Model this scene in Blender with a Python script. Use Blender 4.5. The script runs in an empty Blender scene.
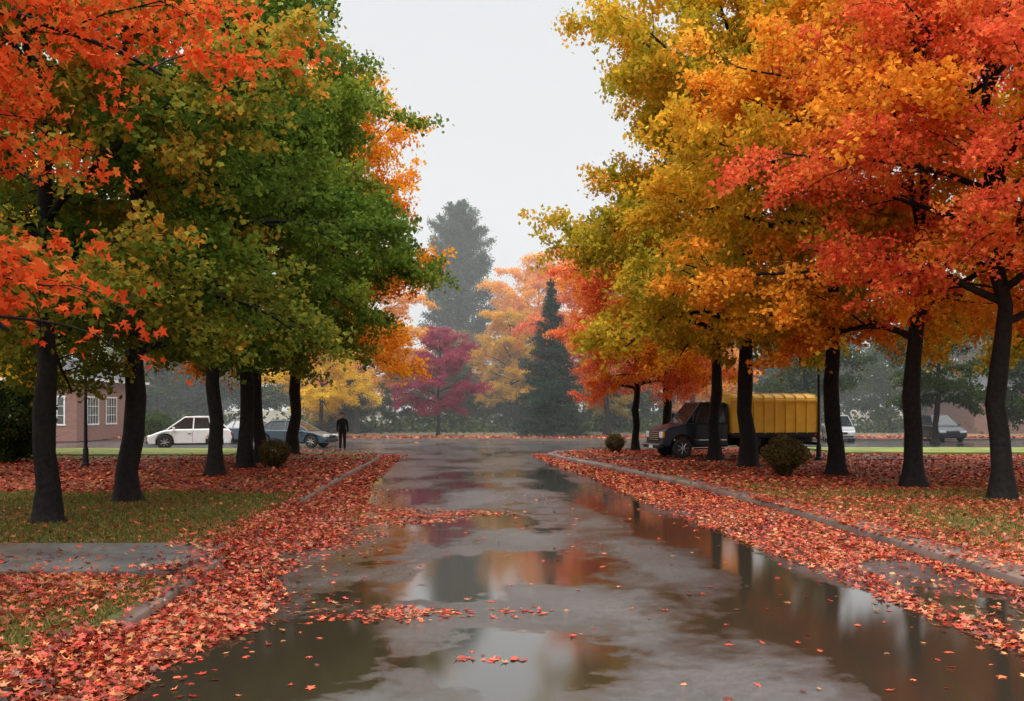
import bpy, math, random
import numpy as np
from mathutils import Vector, noise as mnoise

D = bpy.data
scene = bpy.context.scene
col = scene.collection

# ------------------------------------------------------------------ helpers
def link(o, parent=None):
    col.objects.link(o)
    if parent is not None:
        o.parent = parent
    return o

def empty(name, loc=(0, 0, 0), rz=0.0):
    e = D.objects.new(name, None)
    e.empty_display_size = 0.3
    e.location = loc
    e.rotation_euler = (0, 0, rz)
    return link(e)

def build_mesh(name, verts, groups, attrs=None):
    """groups: list of (faces array (M,k), material index, face value array or None)"""
    me = D.meshes.new(name)
    verts = np.asarray(verts, dtype=np.float32)
    me.vertices.add(len(verts))
    me.vertices.foreach_set("co", verts.ravel())
    loops = []; starts = []; mats = []; vals = []; s = 0
    for f, mi, v in groups:
        f = np.asarray(f, dtype=np.int32)
        if len(f) == 0: continue
        m, k = f.shape
        loops.append(f.ravel())
        starts.append(s + np.arange(m) * k)
        s += m * k
        mats.append(np.full(m, mi, dtype=np.int32))
        vals.append(np.zeros(m) if v is None else v)
    loops = np.concatenate(loops).astype(np.int32)
    starts = np.concatenate(starts).astype(np.int32)
    me.loops.add(len(loops))
    me.loops.foreach_set("vertex_index", loops)
    me.polygons.add(len(starts))
    me.polygons.foreach_set("loop_start", starts)
    me.polygons.foreach_set("material_index", np.concatenate(mats))
    me.update(calc_edges=True)
    a = me.attributes.new("lv", 'FLOAT', 'FACE')
    a.data.foreach_set("value", np.concatenate(vals).astype(np.float32))
    if attrs:
        for an, av in attrs.items():
            a = me.attributes.new(an, 'FLOAT', 'POINT')
            a.data.foreach_set("value", np.asarray(av, dtype=np.float32))
    return me

# ------------------------------------------------------------------ materials
def newmat(name):
    m = D.materials.new(name)
    m.use_nodes = True
    nt = m.node_tree
    nt.nodes.clear()
    out = nt.nodes.new("ShaderNodeOutputMaterial")
    return m, nt, out

def N(nt, t, **kw):
    n = nt.nodes.new(t)
    for k, v in kw.items():
        setattr(n, k, v)
    return n

def ramp(nt, stops, interp='LINEAR'):
    r = nt.nodes.new("ShaderNodeValToRGB")
    cr = r.color_ramp
    cr.interpolation = interp
    while len(cr.elements) < len(stops):
        cr.elements.new(0.5)
    for e, (p, c) in zip(cr.elements, stops):
        e.position = p
        e.color = (*c, 1) if len(c) == 3 else c
    return r

def math_n(nt, op, a, b=None, c=None, clamp=False):
    n = nt.nodes.new("ShaderNodeMath"); n.operation = op; n.use_clamp = clamp
    for i, v in enumerate((a, b, c)):
        if v is None: continue
        if isinstance(v, (int, float)): n.inputs[i].default_value = v
        else: nt.links.new(v, n.inputs[i])
    return n.outputs[0]

def mixc(nt, f, a, b, blend='MIX'):
    n = nt.nodes.new("ShaderNodeMix"); n.data_type = 'RGBA'; n.blend_type = blend
    def s(sock, v):
        if isinstance(v, (int, float)): sock.default_value = v
        elif isinstance(v, tuple): sock.default_value = (*v, 1)
        else: nt.links.new(v, sock)
    s(n.inputs[0], f); s(n.inputs[6], a); s(n.inputs[7], b)
    return n.outputs[2]

def simple(name, colr, rough=0.5, metal=0.0, coat=0.0, nscale=None, namt=0.2, bump=0.0, spec=0.5):
    m, nt, out = newmat(name)
    p = N(nt, "ShaderNodeBsdfPrincipled")
    p.inputs["Roughness"].default_value = rough
    p.inputs["Metallic"].default_value = metal
    p.inputs["Coat Weight"].default_value = coat
    p.inputs["Specular IOR Level"].default_value = spec
    tc = N(nt, "ShaderNodeTexCoord")
    nz = N(nt, "ShaderNodeTexNoise")
    nz.inputs["Scale"].default_value = nscale or 4.0
    nz.inputs["Detail"].default_value = 6
    nt.links.new(tc.outputs["Object"], nz.inputs["Vector"])
    dk = tuple(c * (1 - namt) for c in colr); lt = tuple(min(1, c * (1 + namt)) for c in colr)
    r = ramp(nt, [(0.3, dk), (0.7, lt)])
    nt.links.new(nz.outputs["Fac"], r.inputs[0])
    nt.links.new(r.outputs[0], p.inputs["Base Color"])
    if bump:
        b = N(nt, "ShaderNodeBump"); b.inputs["Strength"].default_value = bump
        b.inputs["Distance"].default_value = 0.02
        nt.links.new(nz.outputs["Fac"], b.inputs["Height"])
        nt.links.new(b.outputs[0], p.inputs["Normal"])
    nt.links.new(p.outputs[0], out.inputs[0])
    return m

def leafmat(name, cols, trans=0.42, gloss=0.0, vary=0.25):
    m, nt, out = newmat(name)
    at = N(nt, "ShaderNodeAttribute", attribute_name="lv")
    n = len(cols)
    r = ramp(nt, [(0.12 + 0.76 * i / (n - 1), c) for i, c in enumerate(cols)])
    oi = N(nt, "ShaderNodeObjectInfo")
    v = math_n(nt, 'MULTIPLY_ADD', oi.outputs["Random"], 0.12, at.outputs["Fac"])
    v = math_n(nt, 'SUBTRACT', v, 0.06)
    nt.links.new(v, r.inputs[0])
    wn = N(nt, "ShaderNodeTexWhiteNoise", noise_dimensions='1D')
    w = math_n(nt, 'MULTIPLY', at.outputs["Fac"], 7919.0)
    nt.links.new(w, wn.inputs["W"])
    b = math_n(nt, 'MULTIPLY_ADD', wn.outputs["Value"], vary * 2, 1 - vary)
    cc = N(nt, "ShaderNodeVectorMath", operation='SCALE')
    nt.links.new(r.outputs[0], cc.inputs[0]); nt.links.new(b, cc.inputs[3])
    d = N(nt, "ShaderNodeBsdfDiffuse"); t = N(nt, "ShaderNodeBsdfTranslucent")
    nt.links.new(cc.outputs[0], d.inputs[0]); nt.links.new(cc.outputs[0], t.inputs[0])
    m1 = N(nt, "ShaderNodeMixShader"); m1.inputs[0].default_value = trans
    nt.links.new(d.outputs[0], m1.inputs[1]); nt.links.new(t.outputs[0], m1.inputs[2])
    last = m1
    if gloss:
        g = N(nt, "ShaderNodeBsdfGlossy"); g.inputs["Roughness"].default_value = 0.35
        m2 = N(nt, "ShaderNodeMixShader"); m2.inputs[0].default_value = gloss
        nt.links.new(m1.outputs[0], m2.inputs[1]); nt.links.new(g.outputs[0], m2.inputs[2])
        last = m2
    nt.links.new(last.outputs[0], out.inputs[0])
    return m

M = {}
M['bark'] = simple("wet_bark", (0.013, 0.011, 0.0095), 0.75, nscale=9, namt=0.5, bump=0.9, spec=.2)
M['bark_far'] = simple("bark", (0.035, 0.031, 0.027), 0.9, nscale=9, namt=0.4, spec=.2)
C_ = {}
C_['green'] = [(0.055, 0.10, 0.018), (0.10, 0.165, 0.025), (0.175, 0.25, 0.035), (0.34, 0.36, 0.045)]
C_['olive'] = [(0.08, 0.13, 0.02), (0.15, 0.20, 0.03), (0.32, 0.29, 0.04), (0.62, 0.27, 0.035)]
C_['redorange'] = [(0.42, 0.045, 0.015), (0.66, 0.085, 0.022), (0.80, 0.15, 0.035), (0.66, 0.30, 0.06)]
C_['red'] = [(0.54, 0.055, 0.03), (0.76, 0.11, 0.05), (0.85, 0.22, 0.06), (0.84, 0.38, 0.08)]
C_['orange'] = [(0.60, 0.18, 0.02), (0.80, 0.31, 0.03), (0.88, 0.44, 0.05), (0.74, 0.50, 0.06)]
C_['amber'] = [(0.34, 0.26, 0.02), (0.58, 0.37, 0.03), (0.80, 0.46, 0.04), (0.86, 0.36, 0.04)]
C_['gold'] = [(0.20, 0.22, 0.025), (0.38, 0.33, 0.03), (0.64, 0.45, 0.04), (0.84, 0.40, 0.04)]
C_['yellow'] = [(0.60, 0.38, 0.02), (0.82, 0.56, 0.03), (0.88, 0.64, 0.05), (0.78, 0.40, 0.04)]
C_['pink'] = [(0.62, 0.12, 0.07), (0.82, 0.20, 0.09), (0.88, 0.32, 0.11), (0.84, 0.42, 0.12)]
C_['purple'] = [(0.26, 0.03, 0.07), (0.38, 0.05, 0.11), (0.44, 0.07, 0.13), (0.34, 0.09, 0.08)]
C_['dgreen'] = [(0.03, 0.055, 0.02), (0.05, 0.085, 0.028), (0.075, 0.11, 0.035), (0.11, 0.14, 0.04)]
C_['spruce'] = [(0.016, 0.04, 0.028), (0.028, 0.06, 0.043), (0.04, 0.08, 0.055), (0.05, 0.09, 0.06)]
C_['pine'] = [(0.035, 0.075, 0.045), (0.055, 0.10, 0.06), (0.08, 0.13, 0.075), (0.095, 0.145, 0.085)]
C_['brownwood'] = [(0.12, 0.11, 0.05), (0.21, 0.16, 0.06), (0.32, 0.22, 0.08), (0.42, 0.26, 0.09)]
for k_, v_ in C_.items():
    M[k_] = leafmat(k_ + "_foliage", v_)
M['fallen'] = leafmat("fallen_leaves", [(0.12, 0.035, 0.02), (0.34, 0.035, 0.022), (0.56, 0.075, 0.045), (0.64, 0.15, 0.06), (0.54, 0.25, 0.09), (0.24, 0.12, 0.06)], trans=0.12, gloss=0.05, vary=0.5)
M['grass'] = leafmat("grass_blades", [(0.08, 0.09, 0.02), (0.13, 0.15, 0.03), (0.20, 0.19, 0.045), (0.34, 0.27, 0.10)], trans=0.3)
M['ochre'] = leafmat("ochre_shrub_leaves", [(0.05, 0.045, 0.02), (0.10, 0.08, 0.03), (0.18, 0.12, 0.04), (0.17, 0.14, 0.05)])

# ------------------------------------------------------------------ foliage geometry
MAPLE = np.array([(0, -.35), (.34, -.36), (.2, -.1), (.46, .14), (.14, .16), (0, .70), (-.14, .16), (-.46, .14), (-.2, -.1), (-.34, -.36)])

def unit(a):
    return a / np.maximum(np.linalg.norm(a, axis=-1, keepdims=True), 1e-9)

def leaves_geo(rng, C, size, shape='quad', up=0.6, droop=0.4, width=0.42, flat=None, long=1.0):
    n = len(C)
    nrm = unit(rng.normal(size=(n, 3)) * (1.0 if flat is None else flat) + np.array([0, 0, up if flat is None else 1.0]))
    a = rng.normal(size=(n, 3)) + np.array([0, 0, -droop])
    a = a - nrm * np.sum(a * nrm, axis=1, keepdims=True)
    a = unit(a)
    b = np.cross(nrm, a)
    s = (size * rng.uniform(0.6, 1.3, n))[:, None]
    if shape == 'quad':
        fold = nrm * s * 0.12
        V = np.stack([C - a * s * .5 * long, C + b * s * width + fold, C + a * s * .55 * long, C - b * s * width + fold], axis=1)
        F = np.arange(n * 4).reshape(n, 4)
        return V.reshape(-1, 3), F, 1
    k = len(MAPLE)
    P = MAPLE
    cup = rng.uniform(-0.5, 0.7, n)[:, None, None]
    r2 = (P ** 2).sum(1)
    V = C[:, None, :] + s[:, None] * (P[None, :, 0:1] * b[:, None, :] + P[None, :, 1:2] * a[:, None, :] + cup * r2[None, :, None] * nrm[:, None, :])
    V = np.concatenate([C[:, None, :], V], axis=1)
    tri = np.array([(0, 1 + i, 1 + (i + 1) % k) for i in range(k)])
    F = (np.arange(n) * (k + 1))[:, None, None] + tri[None]
    return V.reshape(-1, 3), F.reshape(-1, 3), k

def tube(path, rad, sides, VV, FF, off):
    path = np.asarray(path, float); rad = np.asarray(rad, float)
    t = np.gradient(path, axis=0); t = unit(t)
    ref = np.array([0.31, 0.95, 0.05]) if abs(t[0, 2]) > 0.7 else np.array([0.05, 0.1, 1.0])
    u = unit(np.cross(t, ref)); v = np.cross(t, u)
    ang = np.linspace(0, 2 * np.pi, sides, endpoint=False)
    ring = path[:, None] + rad[:, None, None] * (np.cos(ang)[None, :, None] * u[:, None] + np.sin(ang)[None, :, None] * v[:, None])
    VV.append(ring.reshape(-1, 3))
    n = len(path)
    i = np.arange(n - 1)[:, None] * sides; j = np.arange(sides)[None]; j2 = (j + 1) % sides
    f = np.stack([i + j, i + j2, i + sides + j2, i + sides + j], axis=-1).reshape(-1, 4) + off
    FF.append(f)
    return off + n * sides

def grow(rng, p, az, el, L, n, bend, jit):
    pts = [np.array(p, float)]
    st = L / n
    for i in range(n):
        el += bend / n + rng.normal() * jit
        az += rng.normal() * jit
        d = np.array([math.cos(el) * math.cos(az), math.cos(el) * math.sin(az), math.sin(el)])
        pts.append(pts[-1] + d * st)
    return np.array(pts), az, el

def broadleaf(name, seed, H=17.0, R=6.5, tr=0.27, first=3.6, limbs=24, nl=72000, leaf=0.15, shape='quad', lean=0.0, zmin=3.2, subs=9, spread=0.17, twig_geo=True):
    rng = np.random.default_rng(seed)
    VV, FF = [], []; off = 0
    nz = 16
    zz = np.concatenate([[-0.15, 0.0, 0.12, 0.35, 0.8], np.linspace(1.6, H * 0.93, nz)])
    wob = np.cumsum(rng.normal(size=(len(zz), 2)) * 0.10 * (zz[:, None] > 1), axis=0)
    wob[:, 0] += lean * zz
    path = np.column_stack([wob, zz])
    rad = tr * (1 - 0.85 * np.clip(zz, 0, None) / (H * .93)) * (1 + 0.65 * np.exp(-np.clip(zz, 0, None) / 0.22))
    rad = rad * (1 + rng.normal(size=len(rad)) * .04)
    off = tube(path, rad, 12, VV, FF, off)
    tv = VV[0]
    for i in range(len(tv)):
        c = path[i // 12]
        a_ = i % 12
        k = 1 + .10 * math.sin(a_ * 1.57 + seed) * math.exp(-max(0, c[2]) / 1.5) + .07 * mnoise.noise(Vector((a_ * .9, c[2] * .8, seed)))
        tv[i] = c + (tv[i] - c) * k
    C, LV = [], []
    twigs = []
    for i in range(limbs):
        t = (i + rng.uniform(0, 0.8)) / limbs
        z0 = first + t * (H * 0.86 - first)
        base = np.array([np.interp(z0, zz, path[:, 0]), np.interp(z0, zz, path[:, 1]), z0])
        az = i * 2.399 + rng.normal() * 0.3
        prof = (1 - t) ** 0.48 * (0.80 + 0.55 * math.sin(min(1, t * 2.0) * math.pi * 0.5)) * 0.9
        L = max(1.6, R * prof * rng.uniform(0.78, 1.15))
        el = math.radians(22 + 45 * t + rng.normal() * 6)
        bend = math.radians(-18 - 25 * (1 - t))
        pts, a2, e2 = grow(rng, base, az, el, L, 9, bend, 0.09)
        r0 = tr * 0.42 * (1 - 0.5 * t)
        off = tube(pts, np.linspace(r0, 0.02, len(pts)), 7 if twig_geo else 4, VV, FF, off)
        lr = rng.uniform()
        ns = max(4, int(subs * L / R + 2))
        for s in range(ns):
            q = 0.22 + 0.78 * (s + rng.uniform(0, .7)) / ns
            q = min(q, 0.99)
            f = q * (len(pts) - 1); k = int(f); pp = pts[k] + (pts[min(k + 1, len(pts) - 1)] - pts[k]) * (f - k)
            side = 1 if s % 2 else -1
            az2 = az + side * math.radians(rng.uniform(28, 75)) * (1 if q < .93 else .3)
            el2 = math.radians(rng.uniform(-12, 48))
            L2 = (0.42 * L * (1 - 0.55 * q) + 0.5) * rng.uniform(.75, 1.25)
            sp, a3, e3 = grow(rng, pp, az2, el2, L2, 5, math.radians(-30), 0.13)
            if twig_geo: off = tube(sp, np.linspace(max(0.012, r0 * 0.34 * (1 - .5 * q)), 0.008, len(sp)), 4, VV, FF, off)
            sr = rng.uniform()
            nt_ = 5 + int(L2 * 1.3)
            for w in range(nt_):
                q2 = 0.2 + 0.8 * (w + rng.uniform(0, .6)) / nt_; q2 = min(q2, .99)
                f = q2 * (len(sp) - 1); k = int(f); p3 = sp[k] + (sp[min(k + 1, len(sp) - 1)] - sp[k]) * (f - k)
                azt = a3 + (1 if w % 2 else -1) * rng.uniform(.3, 1.4)
                elt = math.radians(rng.uniform(-25, 50))
                tw, _, _ = grow(rng, p3, azt, elt, rng.uniform(.45, 1.15), 3, math.radians(-40), 0.15)
                if twig_geo and w % 2: off = tube(tw, [0.008, 0.007, 0.005, 0.003], 3, VV, FF, off)
                twigs.append((tw, 0.25 * lr + 0.35 * sr + 0.4 * rng.uniform()))
    per = max(4, nl // len(twigs))
    for tw, v in twigs:
        if tw[:, 2].mean() < zmin - 0.1:
            m = per // 5
        else:
            m = int(per * rng.uniform(.15, 1.85))
        if m < 1: continue
        q = rng.uniform(0.1, 1.0, m) * 3; k = np.minimum(q.astype(int), 2)
        p = tw[k] + (tw[k + 1] - tw[k]) * (q - k)[:, None]
        p = p + rng.normal(size=(m, 3)) * np.array([spread, spread, spread * .7])
        C.append(p); LV.append(np.clip(0.62 * v + 0.38 * rng.uniform(size=m), 0, 1))
    C = np.concatenate(C); LV = np.concatenate(LV)
    LV = np.clip(LV + 0.16 * (C[:, 2] / H - .5), 0.02, .98)
    LVs, LFs, k = leaves_geo(rng, C, leaf, shape)
    bv = np.concatenate(VV); bf = np.concatenate(FF)
    V = np.concatenate([bv, LVs])
    me = build_mesh(name, V, [(bf, 0, None), (LFs + len(bv), 1, np.repeat(LV, k))])
    me.materials.append(M['bark']); me.materials.append(M['green'])
    sm = np.zeros(len(me.polygons), dtype=bool); sm[:len(bf)] = True
    me.polygons.foreach_set("use_smooth", sm)
    return me

def conifer(name, seed, H, R, first, rows, nl, leaf, rounded=False):
    rng = np.random.default_rng(seed)
    VV, FF = [], []; off = 0
    zz = np.linspace(-.1, H, 10)
    off = tube(np.column_stack([zz * 0, zz * 0, zz]), np.linspace(H * .018, .02, 10), 8, VV, FF, off)
    C, LV = [], []
    br = []
    for i in range(rows):
        t = i / rows
        z = first + t * (H - first) * .985
        pr = (1 - t) ** 0.9 if not rounded else math.sqrt(max(0.02, 1 - (2 * (t - .42)) ** 2 / 1.4)) * (1 - .35 * t)
        nb = 7 if not rounded else 5
        for b in range(nb):
            L = max(.25, R * pr * rng.uniform(.7, 1.15))
            el = math.radians((-12 if not rounded else 12) + 30 * t + rng.normal() * 8)
            pts, _, _ = grow(rng, (0, 0, z + rng.normal() * .12), b * 2 * math.pi / nb + i * 1.1 + rng.normal() * .2, el, L, 5, math.radians(15), .05)
            off = tube(pts, np.linspace(.05, .01, 6), 3, VV, FF, off)
            br.append((pts, L, rng.uniform()))
    tot = sum(b[1] for b in br)
    for pts, L, v in br:
        m = int(nl * L / tot)
        q = rng.uniform(.15, 1, m) ** 0.8 * 5; k = np.minimum(q.astype(int), 4)
        p = pts[k] + (pts[k + 1] - pts[k]) * (q - k)[:, None]
        wd = (.10 + .16 * L * (1 - q / 6.5))[:, None]
        p = p + rng.normal(size=(m, 3)) * np.array([1, 1, .38 if not rounded else .6]) * wd
        p[:, 2] -= np.abs(rng.normal(size=m)) * .12
        C.append(p); LV.append(np.clip(.5 * v + .5 * rng.uniform(size=m), 0, 1))
    C = np.concatenate(C); LV = np.concatenate(LV)
    a, F, k = leaves_geo(rng, C, leaf, 'quad', width=.22, long=1.5)
    bv = np.concatenate(VV); bf = np.concatenate(FF)
    me = build_mesh(name, np.concatenate([bv, a]), [(bf, 0, None), (F + len(bv), 1, np.repeat(LV, k))])
    me.materials.append(M['bark_far']); me.materials.append(M['spruce'])
    return me

def shrub_mesh(name, seed, rx, rz, base_r, n, leaf):
    rng = np.random.default_rng(seed)
    VV, FF = [], []; off = 0
    for i in range(14):
        az = rng.uniform(0, 6.28)
        pts, _, _ = grow(rng, (rng.normal() * base_r * .3, rng.normal() * base_r * .3, -0.02), az, math.radians(rng.uniform(50, 85)), rz * 1.3, 4, -.3, .08)
        off = tube(pts, np.linspace(.02, .006, 5), 4, VV, FF, off)
    d = unit(rng.normal(size=(n, 3)))
    r = rng.uniform(0.35, 1, n) ** 0.5
    lump = np.array([mnoise.noise(Vector(x * 2.3 + seed)) for x in d]) * .28 + 1
    C = d * (r * lump)[:, None] * np.array([rx, rx, rz])
    C[:, 2] += rz * 1.02
    t = np.clip(C[:, 2] / (rz * 1.1), 0, 1)[:, None]
    C[:, :2] *= (base_r + (1 - base_r) * t)
    C[:, 2] = np.maximum(C[:, 2], .02)
    LV = np.clip(.5 * (lump - .7) / .6 + .5 * rng.uniform(size=n), 0, 1)
    a, F, k = leaves_geo(rng, C, leaf)
    bv = np.concatenate(VV); bf = np.concatenate(FF)
    me = build_mesh(name, np.concatenate([bv, a]), [(bf, 0, None), (F + len(bv), 1, np.repeat(LV, k))])
    me.materials.append(M['bark']); me.materials.append(M['ochre'])
    return me

def place(name, me, x, y, s=1.0, rz=0.0, leaf='green', bark='bark', z=0.11, parent=None, sz=None):
    o = D.objects.new(name, me)
    o.location = (x, y, z)
    o.scale = (s, s, sz if sz else s)
    o.rotation_euler = (0, 0, rz)
    link(o, parent)
    o.material_slots[0].link = 'OBJECT'; o.material_slots[0].material = M[bark]
    o.material_slots[1].link = 'OBJECT'; o.material_slots[1].material = M[leaf]
    return o

TA = broadleaf("maple_a", 11)
TB = broadleaf("maple_b", 23, H=18, R=6.8, first=3.9)
TC = broadleaf("maple_c", 37, H=16.5, R=6.3, first=3.5)
TR = broadleaf("red_maple_mesh", 51, H=15, R=6.4, tr=.27, first=4.4, limbs=24, nl=62000, leaf=.135, shape='maple', zmin=4.1)
TN = broadleaf("near_maple_mesh", 67, H=9.5, R=5.0, tr=.2, first=3.1, limbs=20, nl=38000, leaf=.115, shape='maple', zmin=3.05, spread=.14)
TF = [broadleaf("wood_tree_mesh_a", 81, H=15, R=5.6, first=1.6, limbs=20, nl=22000, leaf=.27, zmin=.5, twig_geo=False, spread=.25),
      broadleaf("wood_tree_mesh_b", 83, H=16, R=5.2, first=3.2, limbs=20, nl=20000, leaf=.27, zmin=.5, twig_geo=False, spread=.25)]
TS = conifer("spruce_mesh", 5, 13, 3.2, .8, 34, 50000, .13)
TP = conifer("pine_mesh", 6, 24, 5.5, 7, 26, 60000, .24, rounded=True)

# left avenue
place("maple_tree", TN, -7.2, 8.0, .96, 0.4, 'redorange', sz=.98)
place("maple_tree", TC, -7.8, 16.0, .74, 2.1, 'olive')
place("maple_tree", TA, -7.8, 19.2, .84, .7, 'green')
place("maple_tree", TB, -8.4, 26.9, .78, 1.9, 'green', sz=.98)
place("maple_tree", TC, -8.6, 30.6, .90, 5.2, 'green', sz=1.0)
place("maple_tree", TA, -8.9, 33.6, .90, 2.9, 'olive', sz=.90)
place("maple_tree", TC, -9.2, 39.8, .94, 4.1, 'orange', sz=1.06)
place("maple_tree", TA, -20.5, 37, .75, 1.0, 'yellow')
place("maple_tree", TC, -27, 43, .8, 3.0, 'yellow')
place("maple_tree", TB, -18.5, 27, .85, 5.0, 'yellow')
# right avenue
place("maple_tree", TR, 10.2, 19.8, .83, 0.3, 'red')
place("maple_tree", TB, 9.75, 23.1, .86, 2.2, 'orange')
place("maple_tree", TA, 9.35, 27.4, .92, 3.7, 'amber', sz=1.0)
place("maple_tree", TC, 7.8, 31.3, 1.0, 1.0, 'gold', sz=1.15)
place("maple_tree", TB, 7.4, 34.7, .84, 4.3, 'amber', sz=.95)
place("maple_tree", TA, 6.9, 43.2, .80, .2, 'orange')
place("maple_tree", TC, 5.7, 44.0, .66, 2.6, 'pink', sz=.74)
place("maple_tree", TR, 18.5, 20.0, 1.0, 2.0, 'redorange')
place("maple_tree", TC, 19.5, 31, .90, 4.4, 'gold')
# beyond the cross street
place("maple_tree", TB, 7.0, 70, .88, 0.8, 'pink', 'bark_far')
place("maple_tree", TA, 13.5, 70, .85, 2.8, 'orange', 'bark_far')
place("maple_tree", TC, -13.0, 65, .60, 1.8, 'yellow', 'bark_far')
place("maple_tree", TB, -12.4, 76, .86, 3.3, 'orange', 'bark_far')
place("plum_tree", TC, -5.3, 68, .50, 4.6, 'purple', 'bark_far', sz=.50)
place("maple_tree", TA, -0.2, 82, .66, 0.5, 'amber', 'bark_far')
place("maple_tree", TC, 3.0, 98, 1.12, 1.5, 'orange', 'bark_far')
place("spruce_tree", TS, 2.7, 66, .86, 0, 'spruce', 'bark_far')
place("pine_tree", TP, -6.0, 106, 1.04, 0, 'pine', 'bark_far')

# distant woods: one mass
woods = empty("distant_trees", (0, 0, 0))
rr = random.Random(4)
pal = ['brownwood', 'dgreen', 'amber', 'brownwood', 'dgreen', 'gold', 'orange', 'dgreen']
k = 0
for row, (y0, step, smin, smax) in enumerate([(79, 8.0, .42, .58), (93, 8, .62, .80), (112, 9, .75, .95)]):
    x = -95 if row < 2 else -70
    while x < (95 if row < 2 else 70):
        if not (row == 0 and -11 < x < 5):
            s = rr.uniform(smin, smax)
            if abs(x) > 16: s *= 1.2
            elif abs(x) < 8 and row == 2: s *= .75
            m = pal[k % 8] if abs(x) < 30 else ['dgreen', 'brownwood', 'dgreen', 'olive'][k % 4]
            place("wood_tree", TF[k % 2], x + rr.uniform(-2, 2), y0 + rr.uniform(-3, 3), s, rr.uniform(0, 6), m, 'bark_far', 0, woods)
        k += 1
        x += step
for x in (-10.5, -7.5, -4.5, -1.5, 1, 4, 6.5, 9.5, 13):
    place("wood_tree", TF[0], x, 86 + rr.uniform(-3, 2), rr.uniform(.34, .44), rr.uniform(0, 6), 'dgreen', 'bark_far', 0, woods)
for (x, y, s) in [(-14, 80, .8), (9, 86, 1.1), (20, 84, .9), (-30, 88, 1.2), (-3, 90, .55), (1, 88, .6)]:
    place("wood_conifer", TS, x, y, s, x, 'spruce', 'bark_far', 0, woods)
place("oak_tree", TF[1], 24.5, 55, .66, .3, 'dgreen')
place("oak_tree", TF[0], 32, 58, .66, 1.3, 'dgreen')
place("oak_tree", TF[1], 19, 61, .66, 2.3, 'dgreen')
place("oak_tree", TF[0], 39, 63, .60, 3.3, 'dgreen')

rng = np.random.default_rng(99)
n = 30000
C = np.column_stack([rng.uniform(-80, 80, n), 84 + rng.normal(size=n) * 3.5, np.zeros(n)])
hh = np.array([0.5 + 2.6 * max(0, mnoise.noise(Vector((c[0] * .3, c[1] * .3, 3))) + .25) for c in C])
C[:, 2] = rng.uniform(0, 1, n) * hh
a, F, kk = leaves_geo(rng, C, .34)
me = build_mesh("thicket", a, [(F, 0, np.repeat(rng.uniform(0, 1, n), kk))])
me.materials.append(M['dgreen'])
link(D.objects.new("thicket", me))

# ------------------------------------------------------------------ ground shape
PY0, PY1 = 10.7, 13.0          # footpath across the left verge
LY = np.array([-8, 8, 10.7, 17, 22, 28, 32, 38, 40.5, 42.5, 44, 45, 45.6])
LX = np.array([-3.3, -3.35, -3.55, -4.15, -4.5, -4.85, -5.0, -5.3, -5.7, -6.6, -8.2, -10.5, -14])
RY = np.array([-8, 8, 10.5, 17.6, 23.7, 28, 32.8, 37, 41, 43, 44.6, 45.6, 46.3])
RX = np.array([6.0, 5.8, 5.67, 5.33, 4.7, 3.9, 3.0, 2.1, 1.5, 1.9, 3.2, 5.5, 9.5])
def lk(y): return np.interp(y, LY, LX)
def rk(y): return np.interp(y, RY, RX)
def lband(y): return np.interp(y, [4, 6.5, 8.2, 9.5, 11.2, 13, 16, 18, 20, 24, 40], [-2.7, -2.75, -2.6, -2.3, -2.9, -2.75, -2.9, -2.3, -3.2, -3.7, -4.75])
def rband(y): return np.interp(y, [4, 7.9, 12.7, 17, 27, 35, 41], [4.5, 4.27, 3.84, 3.4, 2.5, 1.5, .95])

def fbm(x, y, s, z=0.0, o=4):
    return mnoise.fractal(Vector((x * s, y * s, z)), 1.0, 2.0, o)

def leafcov(x, y, side):
    n = fbm(x, y, .45, 2.0)
    if side < 0:
        if y < PY0: b = .60 + .7 * n
        elif y < 21.3: b = .18 + .4 * n + .5 * math.exp(-(lk(y) - x) / .8)
        elif y < 36: b = .78 + .35 * n
        else: b = .30 + .5 * n
    else:
        d = x - rk(y)
        b = .76 + .5 * n
        if y < 17: b -= .25 * (1 if d > 1.5 else 0)
        if y > 39 and x > 12: b = .05 + .3 * n
    return max(0, min(1, b))

def verge(name, side):
    ye = 45.6 if side < 0 else 46.3
    ys = np.concatenate([np.linspace(-8, 4, 8), np.arange(4.3, ye, .3), [ye]])
    ss = np.concatenate([np.arange(0.12, 16, .28), np.linspace(16.5, 30, 20), np.linspace(34, 95, 8)])
    kx = lk(ys) if side < 0 else rk(ys)
    X = kx[:, None] + side * ss[None]
    Y = np.repeat(ys[:, None], len(ss), 1)
    Z = np.zeros_like(X); Lf = np.zeros_like(X)
    for i in range(X.shape[0]):
        for j in range(X.shape[1]):
            x, y = X[i, j], Y[i, j]
            edge = min(1, (ss[j]) / 1.5)
            Z[i, j] = .115 + edge * (.02 + .035 * fbm(x, y, .35))
            Lf[i, j] = leafcov(x, y, side)
    n0, n1 = X.shape
    V = np.column_stack([X.ravel(), Y.ravel(), Z.ravel()])
    idx = np.arange(n0 * n1).reshape(n0, n1)
    q = np.stack([idx[:-1, :-1], idx[:-1, 1:], idx[1:, 1:], idx[1:, :-1]], -1).reshape(-1, 4)
    if side < 0: q = q[:, ::-1]
    me = build_mesh(name, V, [(q, 0, None)], {"leafcov": Lf.ravel()})
    me.polygons.foreach_set("use_smooth", np.ones(len(q), dtype=bool))
    me.materials.append(M['lawn'])
    return link(D.objects.new(name, me))

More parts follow.
